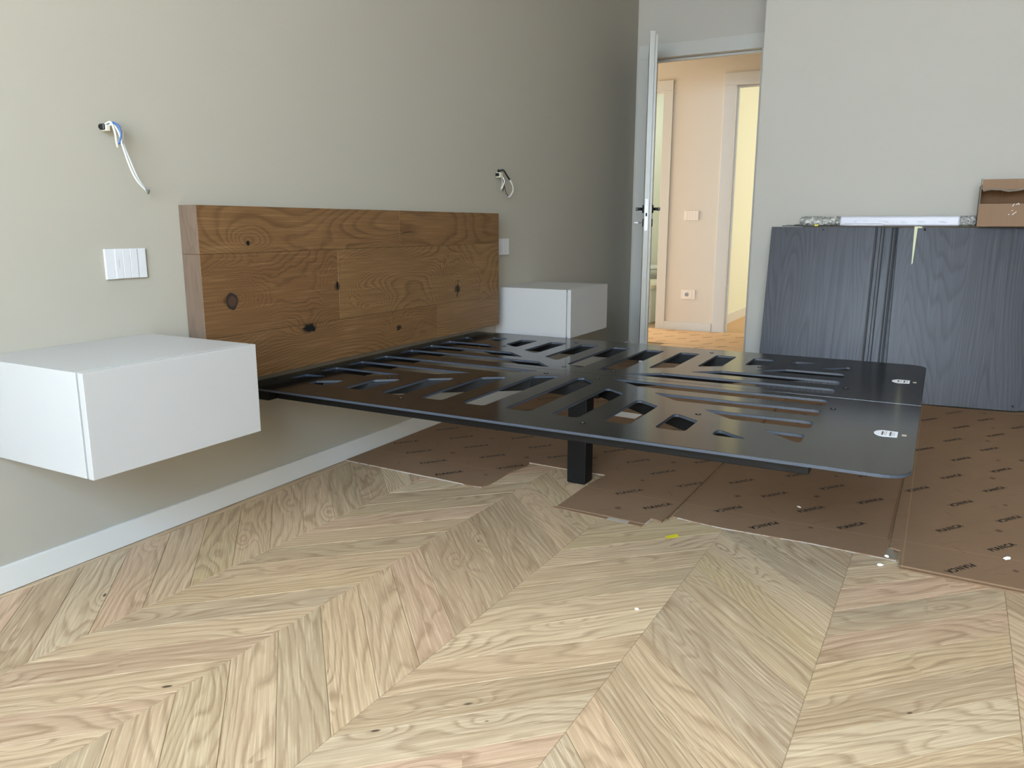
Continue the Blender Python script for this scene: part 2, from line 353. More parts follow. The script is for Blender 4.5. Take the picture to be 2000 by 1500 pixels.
# ------------------------------------------------------------------ door opening: frame, casing, open leaf
def casing(name, x0, x1, ztop, y, depth, wd, mat, proud=0.012, liner=0.03):
    """casing round an opening seen from -Y; x0/x1/ztop are the clear opening"""
    e = struct(empty(name, ((x0+x1)/2, y, 0)))
    cx = (x0+x1)/2; h = (x1-x0)/2
    def part(nm, a, b, c, d, z0, z1, m=mat, bv=0.001):
        bm = bmesh.new(); addbox(bm, a, b, c, d, z0, z1); bevel(bm, bv, 1); link(nm, tomesh(bm, nm, m), e)
    part('side_casing', -h-wd, -h, -proud, 0.0, 0.0005, ztop); part('side_casing', h, h+wd, -proud, 0.0, 0.0005, ztop)
    part('head_casing', -h-wd, h+wd, -proud, 0.0, ztop+0.0006, ztop+wd)
    part('jamb', -h-0.018, -h-0.0008, 0.001, depth, 0.0005, ztop-0.001); part('jamb', h+0.0008, h+0.018, 0.001, depth, 0.0005, ztop-0.001)
    part('head_jamb', -h-0.018, h+0.018, 0.001, depth, ztop+0.0006, ztop+0.018)
    part('door_stop', -h, -h+liner*0.5, depth*0.45, depth*0.75, 0.0005, ztop-0.0006); part('door_stop', h-liner*0.5, h, depth*0.45, depth*0.75, 0.0005, ztop-0.0006)
    part('door_stop', -h+liner*0.5+0.0005, h-liner*0.5-0.0005, depth*0.45, depth*0.75, ztop-liner*0.5, ztop-0.0006)
    return e
casing('trim_1', 0.112, 0.877, 2.106, YD, 0.12, 0.095, M['trim'])
# door leaf, swung into the room until it points at the camera
H0 = Vector((0.116, 5.612)); F1 = Vector((0.351, 4.955)); dl = (F1-H0); L_ = dl.length; ang = math.atan2(dl.y, dl.x)
door = struct(empty('door_1', (H0.x, H0.y, 0.012), ang))
# local: x = from hinge to free edge, y = to the +side (right of the camera's view is +y)
def dbox(nm, a, b, c, d, z0, z1, m, par=door, bv=0.001):
    bm = bmesh.new(); addbox(bm, a, b, c, d, z0, z1)
    if bv: bevel(bm, bv, 1)
    return link(nm, tomesh(bm, nm, m), par)
dbox('leaf', 0.0, L_, -0.0165, 0.0165, 0.0, 2.118, M['doorw'])
dbox('rebate_lip', 0.0, L_-0.012, 0.0172, 0.0335, 0.0, 2.098, M['doorw'])
bm = bmesh.new(); addprism(bm, rounded([(-0.0095, 0.908), (0.0095, 0.908), (0.0095, 1.110), (-0.0095, 1.110)], 0.009, 5), 0, 0.0015)
bm.transform(Matrix.Translation((L_+0.0001, -0.001, -0.012+0.0)) @ Matrix(((0, 0, 1, 0), (1, 0, 0, 0), (0, 1, 0, 0), (0, 0, 0, 1))))
bm.transform(Matrix.Translation((0, 0, 0.0)))
lp = link('lock_plate', tomesh(bm, 'lock_plate', M['steel']), door)
bm = bmesh.new(); addbox(bm, L_+0.0015, L_+0.0025, -0.006, 0.004, 0.988, 1.010); link('latch_slot', tomesh(bm, 'latch_slot', M['dark']), lp)
bm = bmesh.new(); addbox(bm, L_+0.0015, L_+0.007, -0.007, 0.005, 1.062, 1.088); bevel(bm, 0.001, 1); link('magnetic_latch', tomesh(bm, 'magnetic_latch', M['steel']), lp)
HZ = 1.036
for s, y0 in ((-1, -0.0165), (1, 0.0335)):
    c = cyl('handle', (L_-0.065, y0+s*0.0005, HZ), (L_-0.065, y0+s*0.011, HZ), 0.026, M['black'], door, 24)
    cyl('neck', (L_-0.065, y0+s*0.011, HZ), (L_-0.065, y0+s*0.050, HZ), 0.0095, M['black'], c, 14)
    bm = bmesh.new(); addbox(bm, L_-0.185, L_-0.054, min(y0+s*0.038, y0+s*0.054), max(y0+s*0.038, y0+s*0.054), HZ-0.010, HZ+0.010); bevel(bm, 0.003, 2)
    link('lever', tomesh(bm, 'lever', M['black']), c)
    cyl('keyhole_rosette', (L_-0.065, y0+s*0.0005, HZ-0.088), (L_-0.065, y0+s*0.008, HZ-0.088), 0.025, M['black'], door, 24)
k = cyl('key', (L_-0.065, -0.0245, HZ-0.088), (L_-0.065, -0.050, HZ-0.088), 0.0025, M['steel'], door, 10)
bm = bmesh.new(); addbox(bm, L_-0.077, L_-0.053, -0.078, -0.050, HZ-0.094, HZ-0.082); bevel(bm, 0.003, 2); link('bow', tomesh(bm, 'bow', M['switch']), k)
for z in (0.25, 1.05, 1.85):
    cyl('hinge', (-0.006, 0.040, z), (-0.006, 0.040, z+0.09), 0.007, M['steel'], door, 12)

# ------------------------------------------------------------------ corridor and rooms beyond
YC = 6.98
struct(box('floor_corridor', -2.2, 3.2, YD+0.4501, 10.2, -0.12, -0.0016, M['oakslab']))
o = bmesh.new()
for a in ((-2.2, -0.98, -0.02, H), (-0.21, 0.403, -0.02, H), (1.20, 3.2, -0.02, H), (-0.98, -0.21, 2.125, H), (0.403, 1.20, 2.125, H)): addbox(o, a[0], a[1], YC, YC+0.10, a[2], a[3])
struct(link('wall_corridor', tomesh(o, 'wall_corridor', M['hall'])))
sbox('ceiling_corridor', -2.2, 3.2, YD+0.1201, 10.2, H, H+0.1, M['hall'])
sbox('wall_corridor_left', -2.3, -2.2, YD, 10.2, -0.02, H, M['hall'])
sbox('wall_corridor_right', 3.2, 3.3, YD, 10.2, -0.02, H, M['hall'])
sbox('wall_corridor_front', -2.2, -0.15, YD, YD+0.12, -0.02, H, M['hall'])
sbox('wall_far_room', 0.17, 0.27, YC+0.1001, 10.1, -0.02, H, M['hall2'])
sbox('wall_far_end', -2.2, 3.2, 10.1, 10.2, -0.02, H, M['hall2'])
sbox('wall_bathroom', -2.2, 0.17, 9.0, 9.1, -0.02, H, M['hall2'])
sbox('baseboard_far_room', 0.2701, 0.283, YC+0.12, 10.09, 0.0005, 0.085, M['base'])
sbox('baseboard_corridor', -0.1405, 0.2955, YC-0.012, YC-0.0005, 0.0005, 0.075, M['base'], bev=0.001)
casing('trim_2', -0.965, -0.225, 2.105, YC, 0.10, 0.085, M['base'])
casing('trim_3', 0.405, 1.18, 2.105, YC, 0.10, 0.10, M['base'])
struct(box('floor_far_room', 0.2705, 3.19, YC+0.001, 10.09, -0.0015, 0.0003, M['card_hall']))
# bathroom fittings seen through the narrow gap
tb = empty('bathtub', (-0.95, 7.75, 0)); tag(tb, 'white bathtub with cream rim glimpsed through the far left corridor doorway', 'bathtub')
bm = bmesh.new(); addprism(bm, rounded([(-0.75, -0.42), (0.55, -0.42), (0.55, 0.42), (-0.75, 0.42)], 0.04), 0.0, 0.335); link('apron', tomesh(bm, 'apron', M['glassc']), tb)
bm = bmesh.new(); op = rounded([(-0.78, -0.45), (0.58, -0.45), (0.58, 0.45), (-0.78, 0.45)], 0.05); ip = rounded([(-0.68, -0.35), (0.48, -0.35), (0.48, 0.35), (-0.68, 0.35)], 0.10)
for z in (0.336, 0.372):
    pass
vo_ = [bm.verts.new((x, y, 0.372)) for x, y in op]; vi_ = [bm.verts.new((x, y, 0.372)) for x, y in ip]; vb = [bm.verts.new((x, y, 0.336)) for x, y in op]; vc_ = [bm.verts.new((x*0.9, y*0.85, 0.339)) for x, y in ip]
n_ = len(op)
for i in range(n_):
    j = (i+1) % n_; bm.faces.new([vo_[i], vo_[j], vi_[j], vi_[i]]); bm.faces.new([vb[i], vb[j], vo_[j], vo_[i]]); bm.faces.new([vi_[i], vi_[j], vc_[j], vc_[i]])
bm.faces.new(vc_)
link('rim', tomesh(bm, 'rim', M['rim']), tb)
wc = empty('toilet', (-0.80, 8.60, 0)); tag(wc, 'white wall hung toilet behind the tub beyond the far left doorway', 'toilet')
bm = bmesh.new(); rings = []
for z, w_, l_, yo in ((0.12, 0.09, 0.10, 0.28), (0.20, 0.12, 0.17, 0.20), (0.30, 0.16, 0.23, 0.12), (0.40, 0.18, 0.27, 0.07), (0.46, 0.185, 0.28, 0.05)):
    rings.append([bm.verts.new((w_*math.cos(a_), yo+l_*math.sin(a_), z)) for a_ in [2*math.pi*q/20 for q in range(20)]])
for i in range(4):
    for q in range(20): bm.faces.new([rings[i][q], rings[i][(q+1) % 20], rings[i+1][(q+1) % 20], rings[i+1][q]])
bm.faces.new(rings[0][::-1]); bm.faces.new(rings[-1]); bm.verts.ensure_lookup_table()
for v in bm.verts: v.co.y = min(v.co.y, 0.395)
link('bowl', tomesh(bm, 'bowl', M['glassc'], True), wc)
bm = bmesh.new(); addprism(bm, [(0.19*math.cos(2*math.pi*q/24), 0.05+0.285*math.sin(2*math.pi*q/24)) for q in range(24)], 0.463, 0.49); bevel(bm, 0.004, 1); link('seat_lid', tomesh(bm, 'seat_lid', M['glassc']), wc)

# ------------------------------------------------------------------ wall plates
def wall_plate(name, loc, rz, w_, h_, modules, mat, label, cat, socket=False, mark=False):
    e = empty(name, loc, rz); tag(e, label, cat)
    # local x along the wall, y out of the wall (towards -y), z up
    bm = bmesh.new(); addbox(bm, -w_/2, w_/2, -0.008, -0.0003, -h_/2, h_/2); bevel(bm, 0.0012, 2); link('cover_plate', tomesh(bm, 'cover_plate', mat), e)
    mw = w_*0.185; g = 0.0006; tot = modules*mw; x0 = -tot/2
    for i in range(modules):
        bm = bmesh.new(); addbox(bm, x0+i*mw+g, x0+(i+1)*mw-g, -0.0098, -0.0082, -h_/2+0.0015, h_/2-0.0015); bevel(bm, 0.0005, 1)
        r = link('rocker' if not socket else 'module', tomesh(bm, 'rocker', mat), e)
        if mark and i == 0:
            bm = bmesh.new(); addbox(bm, x0+mw*0.45, x0+mw*0.45+0.0012, -0.0103, -0.0099, -0.012, 0.012); link('indicator_line', tomesh(bm, 'indicator_line', M['grey']), r)
    if socket:
        c = cyl('socket_well', (-0.012, -0.0100, 0), (-0.012, -0.0112, 0), 0.021, mat, e, 28)
        cyl('recess', (-0.012, -0.01125, 0), (-0.012, -0.0117, 0), 0.0185, M['grey'], c, 28)
        for dx in (-0.0095, 0.0095): cyl('pin_hole', (-0.012+dx, -0.0118, 0), (-0.012+dx, -0.0121, 0), 0.0028, M['dark'], c, 10)
    return e
wall_plate('light_switch', (0.0, 1.449, 0.831), math.radians(90), 0.129, 0.085, 3, M['switch'], 'white light switch plate on grey wall above the front nightstand, left of the headboard', 'switch', mark=True)
wall_plate('light_switch', (0.0, 3.662, 0.829), math.radians(90), 0.129, 0.085, 3, M['switch'], 'white switch plate half hidden behind the right end of the headboard', 'switch')
wall_plate('light_switch', (0.072, YC, 1.03), 0.0, 0.13, 0.085, 5, M['switch_h'], 'cream multi-rocker switch plate on the corridor wall', 'switch')
wall_plate('power_socket', (0.073, YC, 0.328), 0.0, 0.128, 0.085, 3, M['switch_h'], 'cream plate with one round socket low on corridor wall', 'socket', socket=True)

# ------------------------------------------------------------------ loose cables in the wall
cb = empty('loose_cable', (0, 1.425, 1.205)); tag(cb, 'loose white and blue electric wires hanging from wall hole above the front nightstand', 'cable')
def T(pts, y0, z0): return [(x, y-y0, z-z0) for x, y, z in pts]
L0 = (1.425, 1.205)
cyl('wall_hole', (0.0002, -0.008, 0.0), (0.0012, -0.008, 0.0), 0.0085, M['dark'], cb, 16)
tube('white_wire', T([(0.002, 1.421, 1.205), (0.028, 1.430, 1.214), (0.040, 1.438, 1.196), (0.042, 1.446, 1.170), (0.044, 1.464, 1.118), (0.044, 1.484, 1.070), (0.040, 1.512, 1.036)], *L0), 0.0023, M['wirew'], cb)
tube('white_wire', T([(0.002, 1.420, 1.203), (0.030, 1.431, 1.210), (0.046, 1.436, 1.190), (0.049, 1.441, 1.158), (0.050, 1.455, 1.108), (0.050, 1.474, 1.066), (0.044, 1.508, 1.036)], *L0), 0.0023, M['wirew'], cb)
tube('blue_wire', T([(0.002, 1.420, 1.206), (0.030, 1.428, 1.216), (0.046, 1.437, 1.207), (0.050, 1.439, 1.185), (0.047, 1.434, 1.158)], *L0), 0.0026, M['blue'], cb)
tube('grey_wire', T([(0.002, 1.422, 1.208), (0.034, 1.432, 1.216), (0.050, 1.446, 1.200), (0.052, 1.446, 1.176), (0.044, 1.440, 1.150)], *L0), 0.0012, M['wireg'], cb)
tube('cream_wire', T([(0.002, 1.420, 1.207), (0.032, 1.424, 1.216), (0.044, 1.426, 1.190), (0.042, 1.430, 1.162), (0.040, 1.434, 1.150)], *L0), 0.0030, M['conn'], cb)
tube('cable_tie', T([(0.036, 1.507, 1.044), (0.048, 1.512, 1.040), (0.036, 1.519, 1.030)], *L0), 0.0032, M['wireg'], cb)
bm = bmesh.new(); addbox(bm, 0.010, 0.034, -0.016, -0.004, -0.013, 0.003); bevel(bm, 0.0015, 1); link('wire_connector', tomesh(bm, 'wire_connector', M['conn']), cb)
bm = bmesh.new(); addbox(bm, 0.012, 0.030, -0.022, -0.0165, -0.010, 0.006); bevel(bm, 0.0015, 1); link('wire_connector', tomesh(bm, 'wire_connector', M['black']), cb)
cb = empty('loose_cable', (0, 3.618, 1.205)); tag(cb, 'loop of thin loose wires hanging from wall hole above the back nightstand', 'cable')
L0 = (3.618, 1.205)
cyl('wall_hole', (0.0002, 0.008, 0.012), (0.0012, 0.008, 0.012), 0.010, M['dark'], cb, 16)
tube('black_wire', T([(0.002, 3.625, 1.216), (0.025, 3.632, 1.222), (0.034, 3.655, 1.196), (0.034, 3.685, 1.176)], *L0), 0.0042, M['black'], cb)
tube('white_wire', T([(0.034, 3.685, 1.177), (0.036, 3.712, 1.150), (0.036, 3.718, 1.118), (0.034, 3.692, 1.092), (0.034, 3.670, 1.088)], *L0), 0.0030, M['wirew'], cb)
tube('white_wire', T([(0.034, 3.689, 1.172), (0.040, 3.705, 1.145), (0.040, 3.708, 1.120), (0.036, 3.688, 1.096)], *L0), 0.0022, M['conn'], cb)
tube('grey_wire', T([(0.020, 3.634, 1.190), (0.030, 3.632, 1.150), (0.032, 3.648, 1.115), (0.034, 3.676, 1.085)], *L0), 0.0016, M['black'], cb)
tube('white_wire', T([(0.020, 3.622, 1.196), (0.034, 3.628, 1.165), (0.030, 3.608, 1.128)], *L0), 0.0024, M['wirew'], cb)
tube('white_wire', T([(0.018, 3.618, 1.196), (0.030, 3.615, 1.160), (0.030, 3.596, 1.120)], *L0), 0.0014, M['conn'], cb)
tube('black_wire', T([(0.024, 3.642, 1.172), (0.030, 3.634, 1.140), (0.030, 3.618, 1.116)], *L0), 0.0022, M['black'], cb)
bm = bmesh.new(); addbox(bm, 0.002, 0.028, -0.022, 0.004, -0.022, 0.004); bevel(bm, 0.002, 1); link('wire_connector', tomesh(bm, 'wire_connector', M['conn']), cb)
bm = bmesh.new(); addbox(bm, 0.004, 0.024, -0.032, -0.0225, -0.016, 0.000); bevel(bm, 0.002, 1); link('wire_connector', tomesh(bm, 'wire_connector', M['black']), cb)

# ------------------------------------------------------------------ nightstands
def nightstand(y0, y1, label):
    e = empty('nightstand', (0, y0, 0.3755)); w_ = y1-y0; h_ = 0.2455; tag(e, label, 'nightstand', 'floating nightstands')
    def p(nm, a, b, c, d, z0, z1, par=e, bv=0.0012):
        bm = bmesh.new(); addbox(bm, a, b, c, d, z0, z1); bevel(bm, bv, 2); return link(nm, tomesh(bm, nm, M['white']), par)
    p('body', 0.0005, 0.4158, 0, w_, 0, h_)
    p('shadow_groove', 0.4160, 0.4225, 0.010, w_-0.010, 0.010, h_-0.012)
    p('drawer_front', 0.4227, 0.4412, 0, w_, 0, h_)
    return e
nightstand(1.0111, 1.5078, 'large white floating nightstand in front of the headboard, nearest to the camera')
nightstand(3.589, 4.082, 'white floating nightstand at the far end of the headboard, near the door')

# ------------------------------------------------------------------ headboard
hb = empty('headboard', (0, 0, 0)); tag(hb, 'thick oak headboard of wide planks with dark knots, fixed to the left wall', 'headboard')
def hplank(y0, y1, z0, z1):
    bm = bmesh.new(); fs = addbox(bm, 0.0008, 0.0793, y0, y1, z0, z1)
    for i in (2, 3): fs[i].material_index = 1
    bevel(bm, 0.0007, 1)
    me = tomesh(bm, 'headboard_plank', [M['hb'], M['hbend']]); link('plank', me, hb)
Y0, Y1 = 1.6455, 3.4897; g = 0.0003
for z0, z1, yj in ((0.852, 1.0003, 2.659), (0.589, 0.852, 2.268), (0.4376, 0.589, 2.922)):
    hplank(Y0, yj-g, z0+g, z1-g); hplank(yj+g, Y1, z0+g, z1-g)
bm = bmesh.new(); knob = []
# the round knot stands slightly recessed: an inlaid dark ring
bmesh.ops.create_circle(bm, cap_ends=True, radius=0.0245, segments=28); bmesh.ops.scale(bm, vec=(0.95, 1.15, 1), verts=bm.verts[:])
for v in bm.verts:
    a_ = math.atan2(v.co.y, v.co.x); v.co.x *= 1+0.07*math.sin(3*a_+1); v.co.y *= 1+0.06*math.sin(4*a_)
bm.transform(Matrix.Translation((0.0797, 1.757, 0.700)) @ Matrix.Rotation(math.pi/2, 4, 'Y') @ Matrix.Rotation(math.pi/2, 4, 'Z'))
link('knot', tomesh(bm, 'knot', plain('knot_black', srgb(38, 27, 20), 0.7)), hb)
bm = bmesh.new(); bmesh.ops.create_circle(bm, cap_ends=True, radius=0.0170, segments=22)
bm.transform(Matrix.Translation((0.0800, 1.758, 0.700)) @ Matrix.Rotation(math.pi/2, 4, 'Y'))
link('knot', tomesh(bm, 'knot', plain('knot_heart', srgb(78, 52, 37), 0.6, var=0.25, vs=120)), hb)
def flatshape(nm, pts, mat, par, x=0.0797):
    bm = bmesh.new(); f = bm.faces.new([bm.verts.new((x, y, z)) for y, z in pts]); return link(nm, tomesh(bm, nm, mat), par)
kb = M['dark']
flatshape('knot', [(2.062, 0.577), (2.078, 0.578), (2.085, 0.586), (2.100, 0.585), (2.118, 0.590), (2.122, 0.578), (2.132, 0.572), (2.128, 0.560), (2.112, 0.563), (2.096, 0.561), (2.088, 0.567)], kb, hb)
flatshape('crack', [(3.086, 0.615), (3.098, 0.640), (3.093, 0.655), (3.102, 0.690), (3.105, 0.689), (3.098, 0.655), (3.103, 0.640), (3.090, 0.610)], kb, hb)
flatshape('crack', [(2.676, 0.908), (2.72, 0.912), (2.76, 0.9115), (2.76, 0.9125), (2.72, 0.9145), (2.676, 0.910)], kb, hb)
flatshape('crack', [(2.612, 0.507), (2.632, 0.510), (2.640, 0.518), (2.650, 0.517), (2.64, 0.5155), (2.634, 0.505)], kb, hb)
flatshape('knot', [(1.832, 0.884), (1.840, 0.893), (1.846, 0.884), (1.842, 0.874), (1.836, 0.876)], kb, hb)
flatshape('knot', [(2.258, 0.735), (2.266, 0.730), (2.267, 0.700), (2.260, 0.705), (2.255, 0.718)], kb, hb)

# ------------------------------------------------------------------ bed frame
BZ = 0.408; TP = 0.008; SY = 2.5965; DE = 0.783
bed = empty('bed_frame', (0, 0, 0)); tag(bed, 'black metal double bed base with two slotted panels on a dark leg', 'bed frame')
A = lambda x_: 0.482-0.72*(x_-0.348)
B = lambda x_: 0.206+0.785*(x_-1.122)
slots = []
R = 0.018
slots.append(([(0.190, 0.638), (0.190, A(0.190)-0.005), (0.275, A(0.275)), (0.275, 0.638)], [0.02, 0.006, 0.012, 0.02]))
for k in range(9):
    x0 = 0.352+0.1542*k; x1 = x0+0.083
    if k < 4: poly = [(x0, 0.638), (x0, A(x0)), (x1, A(x1)), (x1, 0.638)]
    elif k == 4: poly = [(x0, 0.638), (x0, 0.100), (x0+0.018, 0.086), (x1, B(x1)-0.003), (x1, 0.638)]
    else: poly = [(x0, 0.638), (x0, B(x0)), (x1, B(x1)-0.004), (x1, 0.638)]
    slots.append((poly, R if k == 4 else [R, R*0.8, R*0.8, R]))
for d0, d1, xa, xb in ((0.046, 0.136, 0.785, 0.690), (0.199, 0.287, 0.588, 0.485), (0.352, 0.437, 0.380, 0.285), (0.510, 0.590, 0.165, 0.085)):
    slots.append(([(0.068, d1), (0.068, d0), (xa, d0), (xb, d1)], [R, R, 0.006, R]))
for d0, d1, xa, xb in ((0.051, 0.138, 1.085, 1.205), (0.209, 0.290, 1.285, 1.385), (0.363, 0.445, 1.490, 1.590), (0.520, 0.602, 1.692, 1.785)):
    slots.append(([(xb, d1), (xa, d0), (1.800, d0), (1.800, d1)], [R*0.8, 0.006, R, R] if d0 < 0.5 else [0.006, 0.006, R, R]))
screws = [(0.831, 0.078), (1.034, 0.078), (1.494, 0.432), (1.8265, 0.170), (0.617, 0.675), (1.243, 0.686), (0.376, 0.418), (0.041, 0.636), (0.041, 0.397), (0.043, 0.168)]
def plate_mesh(sgn):
    """panel with its slots; d is the distance from the centre seam"""
    from mathutils.geometry import delaunay_2d_cdt
    XE = 2.055
    outer = rounded([(0.012, 0.0008), (XE, 0.0008), (XE, DE), (0.012, DE)], [0, 0, 0.075, 0], 8)
    loops = [outer]+[rounded(p, r) for p, r in slots]
    vs, edges = [], []
    for lp_ in loops:
        b = len(vs); n = len(lp_); vs += [Vector(p) for p in lp_]; edges += [(b+i, b+(i+1) % n) for i in range(n)]
    V, Ed, Fa, *_ = delaunay_2d_cdt(vs, edges, [], 0, 1e-6)
    def inside(p, lp_):
        c = False; n = len(lp_); j = n-1
        for i in range(n):
            if (lp_[i][1] > p[1]) != (lp_[j][1] > p[1]) and p[0] < (lp_[j][0]-lp_[i][0])*(p[1]-lp_[i][1])/(lp_[j][1]-lp_[i][1])+lp_[i][0]: c = not c
            j = i
        return c
    keep = []
    for f in Fa:
        c = sum((V[i] for i in f), Vector((0, 0)))/len(f)
        if inside(c, loops[0]) and not any(inside(c, l) for l in loops[1:]): keep.append(f)
    bm = bmesh.new(); P = lambda v, z: (v.x, SY-sgn*v.y, z)
    vt = [bm.verts.new(P(v, BZ)) for v in V]; vb_ = [bm.verts.new(P(v, BZ-TP)) for v in V]
    cnt = {}
    for f in keep:
        bm.faces.new([vt[i] for i in f]); bm.faces.new([vb_[i] for i in reversed(f)])
        for i in range(len(f)):
            a, b = f[i], f[(i+1) % len(f)]; cnt.setdefault(frozenset((a, b)), []).append((a, b))
    for k_, l in cnt.items():
        if len(l) == 1: a, b = l[0]; bm.faces.new([vt[b], vt[a], vb_[a], vb_[b]]).material_index = 1
    for v in [v for v in bm.verts if not v.link_faces]: bm.verts.remove(v)
    bmesh.ops.recalc_face_normals(bm, faces=bm.faces[:])
    ed = [e for e in bm.edges if len(e.link_faces) == 2 and e.calc_face_angle(0) > 1.2 and max(v.co.z for v in e.verts) > BZ-0.001 and min(v.co.z for v in e.verts) > BZ-0.001]
    bmesh.ops.bevel(bm, geom=ed, offset=0.0007, segments=2, affect='EDGES')
    return bm
near = None
for sgn in (1, -1):
    pl = link('support_panel', tomesh(plate_mesh(sgn), 'support_panel', [M['plate'], M['edge']]), bed)
    # paper label near the foot
    cy = SY-sgn*0.4045 if sgn == 1 else SY+0.388
    e = bmesh.new(); pts = []
    for k in range(13):
        a_ = math.radians(90+180*k/12); pts.append((1.978+0.024*math.cos(a_), cy+0.034*math.sin(a_)))
    pts += [(2.010, cy-0.028), (2.010, cy+0.032)]
    addprism(e, pts, BZ+0.0001, BZ+0.0006); lb = link('paper_label', tomesh(e, 'paper_label', M['label']), pl)
    e = bmesh.new()
    for xx, ww, wid in ((1.972, 0.0045, 0.040), (1.979, 0.001, 0.044), (1.983, 0.001, 0.046), (1.991, 0.0045, 0.044), (1.998, 0.001, 0.042), (2.002, 0.001, 0.040)):
        yy = cy-wid/2
        while yy < cy+wid/2:
            st = random.uniform(0.002, 0.006); addbox(e, xx, xx+ww, yy, min(yy+st, cy+wid/2), BZ+0.00065, BZ+0.0008); yy += st+0.0011
    link('label_print', tomesh(e, 'label_print', M['ink2']), pl)
    bm = bmesh.new(); addbox(bm, 2.020, 2.031, cy-0.006, cy+0.010, BZ+0.0001, BZ+0.001); link('sticker', tomesh(bm, 'sticker', M['torn']), pl)
    for sx, sd in screws:
        y_ = SY-sgn*sd
        c = cyl('screw', (sx, y_, BZ+0.0001), (sx, y_, BZ+0.0006), 0.0085, M['dark'], bed, 16)
        cyl('screw_head', (sx, y_, BZ+0.0007), (sx, y_, BZ+0.0012), 0.0036, M['steel'], c, 12)
BB = BZ-TP-0.0004; BH = 0.0415
def beam(nm, p, q, wdt, off=0.0):
    """rectangular tube from p to q"""
    p, q = Vector(p), Vector(q); d = (q-p).normalized(); n = Vector((-d.y, d.x)); h = wdt/2
    poly = [p+n*h, q+n*h, q-n*h, p-n*h]
    bm = bmesh.new(); addprism(bm, [tuple(v) for v in poly], BB-BH, BB); bevel(bm, 0.002, 2)
    return link(nm, tomesh(bm, nm, M['beam']), bed)
for s in (1, -1):
    beam('side_beam', (0.118, SY-s*0.668), (1.838, SY-s*0.668), 0.075)
    # diagonals from the centre to the head and to the foot end
    ca = 0.062; cb_ = 0.063
    beam('diagonal_beam', (0.20, SY-s*(A(0.20)-0.025)), (0.905, SY-s*(A(0.905)-0.025)), 0.075)
    beam('diagonal_beam', (0.99, SY-s*(B(0.99)-0.068)), (1.66, SY-s*(B(1.66)-0.068)), 0.075)
beam('head_beam', (0.075, SY-0.745), (0.075, SY+0.745), 0.080)
bm = bmesh.new(); addbox(bm, 0.9178, 0.9918, 2.5273, 2.5955, 0.003, BB-BH-0.0005); bevel(bm, 0.003, 2); lg = link('leg', tomesh(bm, 'leg', M['beam']), bed)
bm = bmesh.new(); addbox(bm, 0.922, 0.988, 2.531, 2.592, 0.0003, 0.0029); link('foot_pad', tomesh(bm, 'foot_pad', M['black']), lg)
bm = bmesh.new(); addbox(bm, 0.82, 1.08, 2.42, 2.77, BB-BH, BB-0.001); bevel(bm, 0.002, 1); link('centre_plate', tomesh(bm, 'centre_plate', M['beam']), bed)

# ------------------------------------------------------------------ printed cardboard sheets
def text_mesh(txt, size, off=0.0, spacing=1.15):
    c = bpy.data.curves.new('txt', 'FONT'); c.body = txt; c.size = size; c.align_x = 'CENTER'; c.align_y = 'CENTER'; c.space_character = spacing; c.offset = off; c.resolution_u = 2
    o = bpy.data.objects.new('txt', c); COL.objects.link(o)
    dg = bpy.context.evaluated_depsgraph_get(); me = bpy.data.meshes.new_from_object(o.evaluated_get(dg))
    V = [v.co.copy() for v in me.vertices]; F = [tuple(p.vertices) for p in me.polygons]
    bpy.data.objects.remove(o); bpy.data.meshes.remove(me); return V, F
TV, TF = text_mesh('PIANCA', 0.030, 0.0013, 1.22)
xs = [v.x for v in TV]; tw = max(xs)-min(xs); k_ = 0.112/tw
TV = [Vector((v.x*k_, v.y*0.92, 0)) for v in TV]
WORD = bpy.data.meshes.new('printed_word'); WORD.from_pydata([tuple(v) for v in TV], [], TF); WORD.materials.append(M['ink']); WORD.update()
def point_in(p, lp_, m=0.0):
    c = False; n = len(lp_); j = n-1
    for i in range(n):
        if (lp_[i][1] > p[1]) != (lp_[j][1] > p[1]) and p[0] < (lp_[j][0]-lp_[i][0])*(p[1]-lp_[i][1])/(lp_[j][1]-lp_[i][1])+lp_[i][0]: c = not c
        j = i
    return c
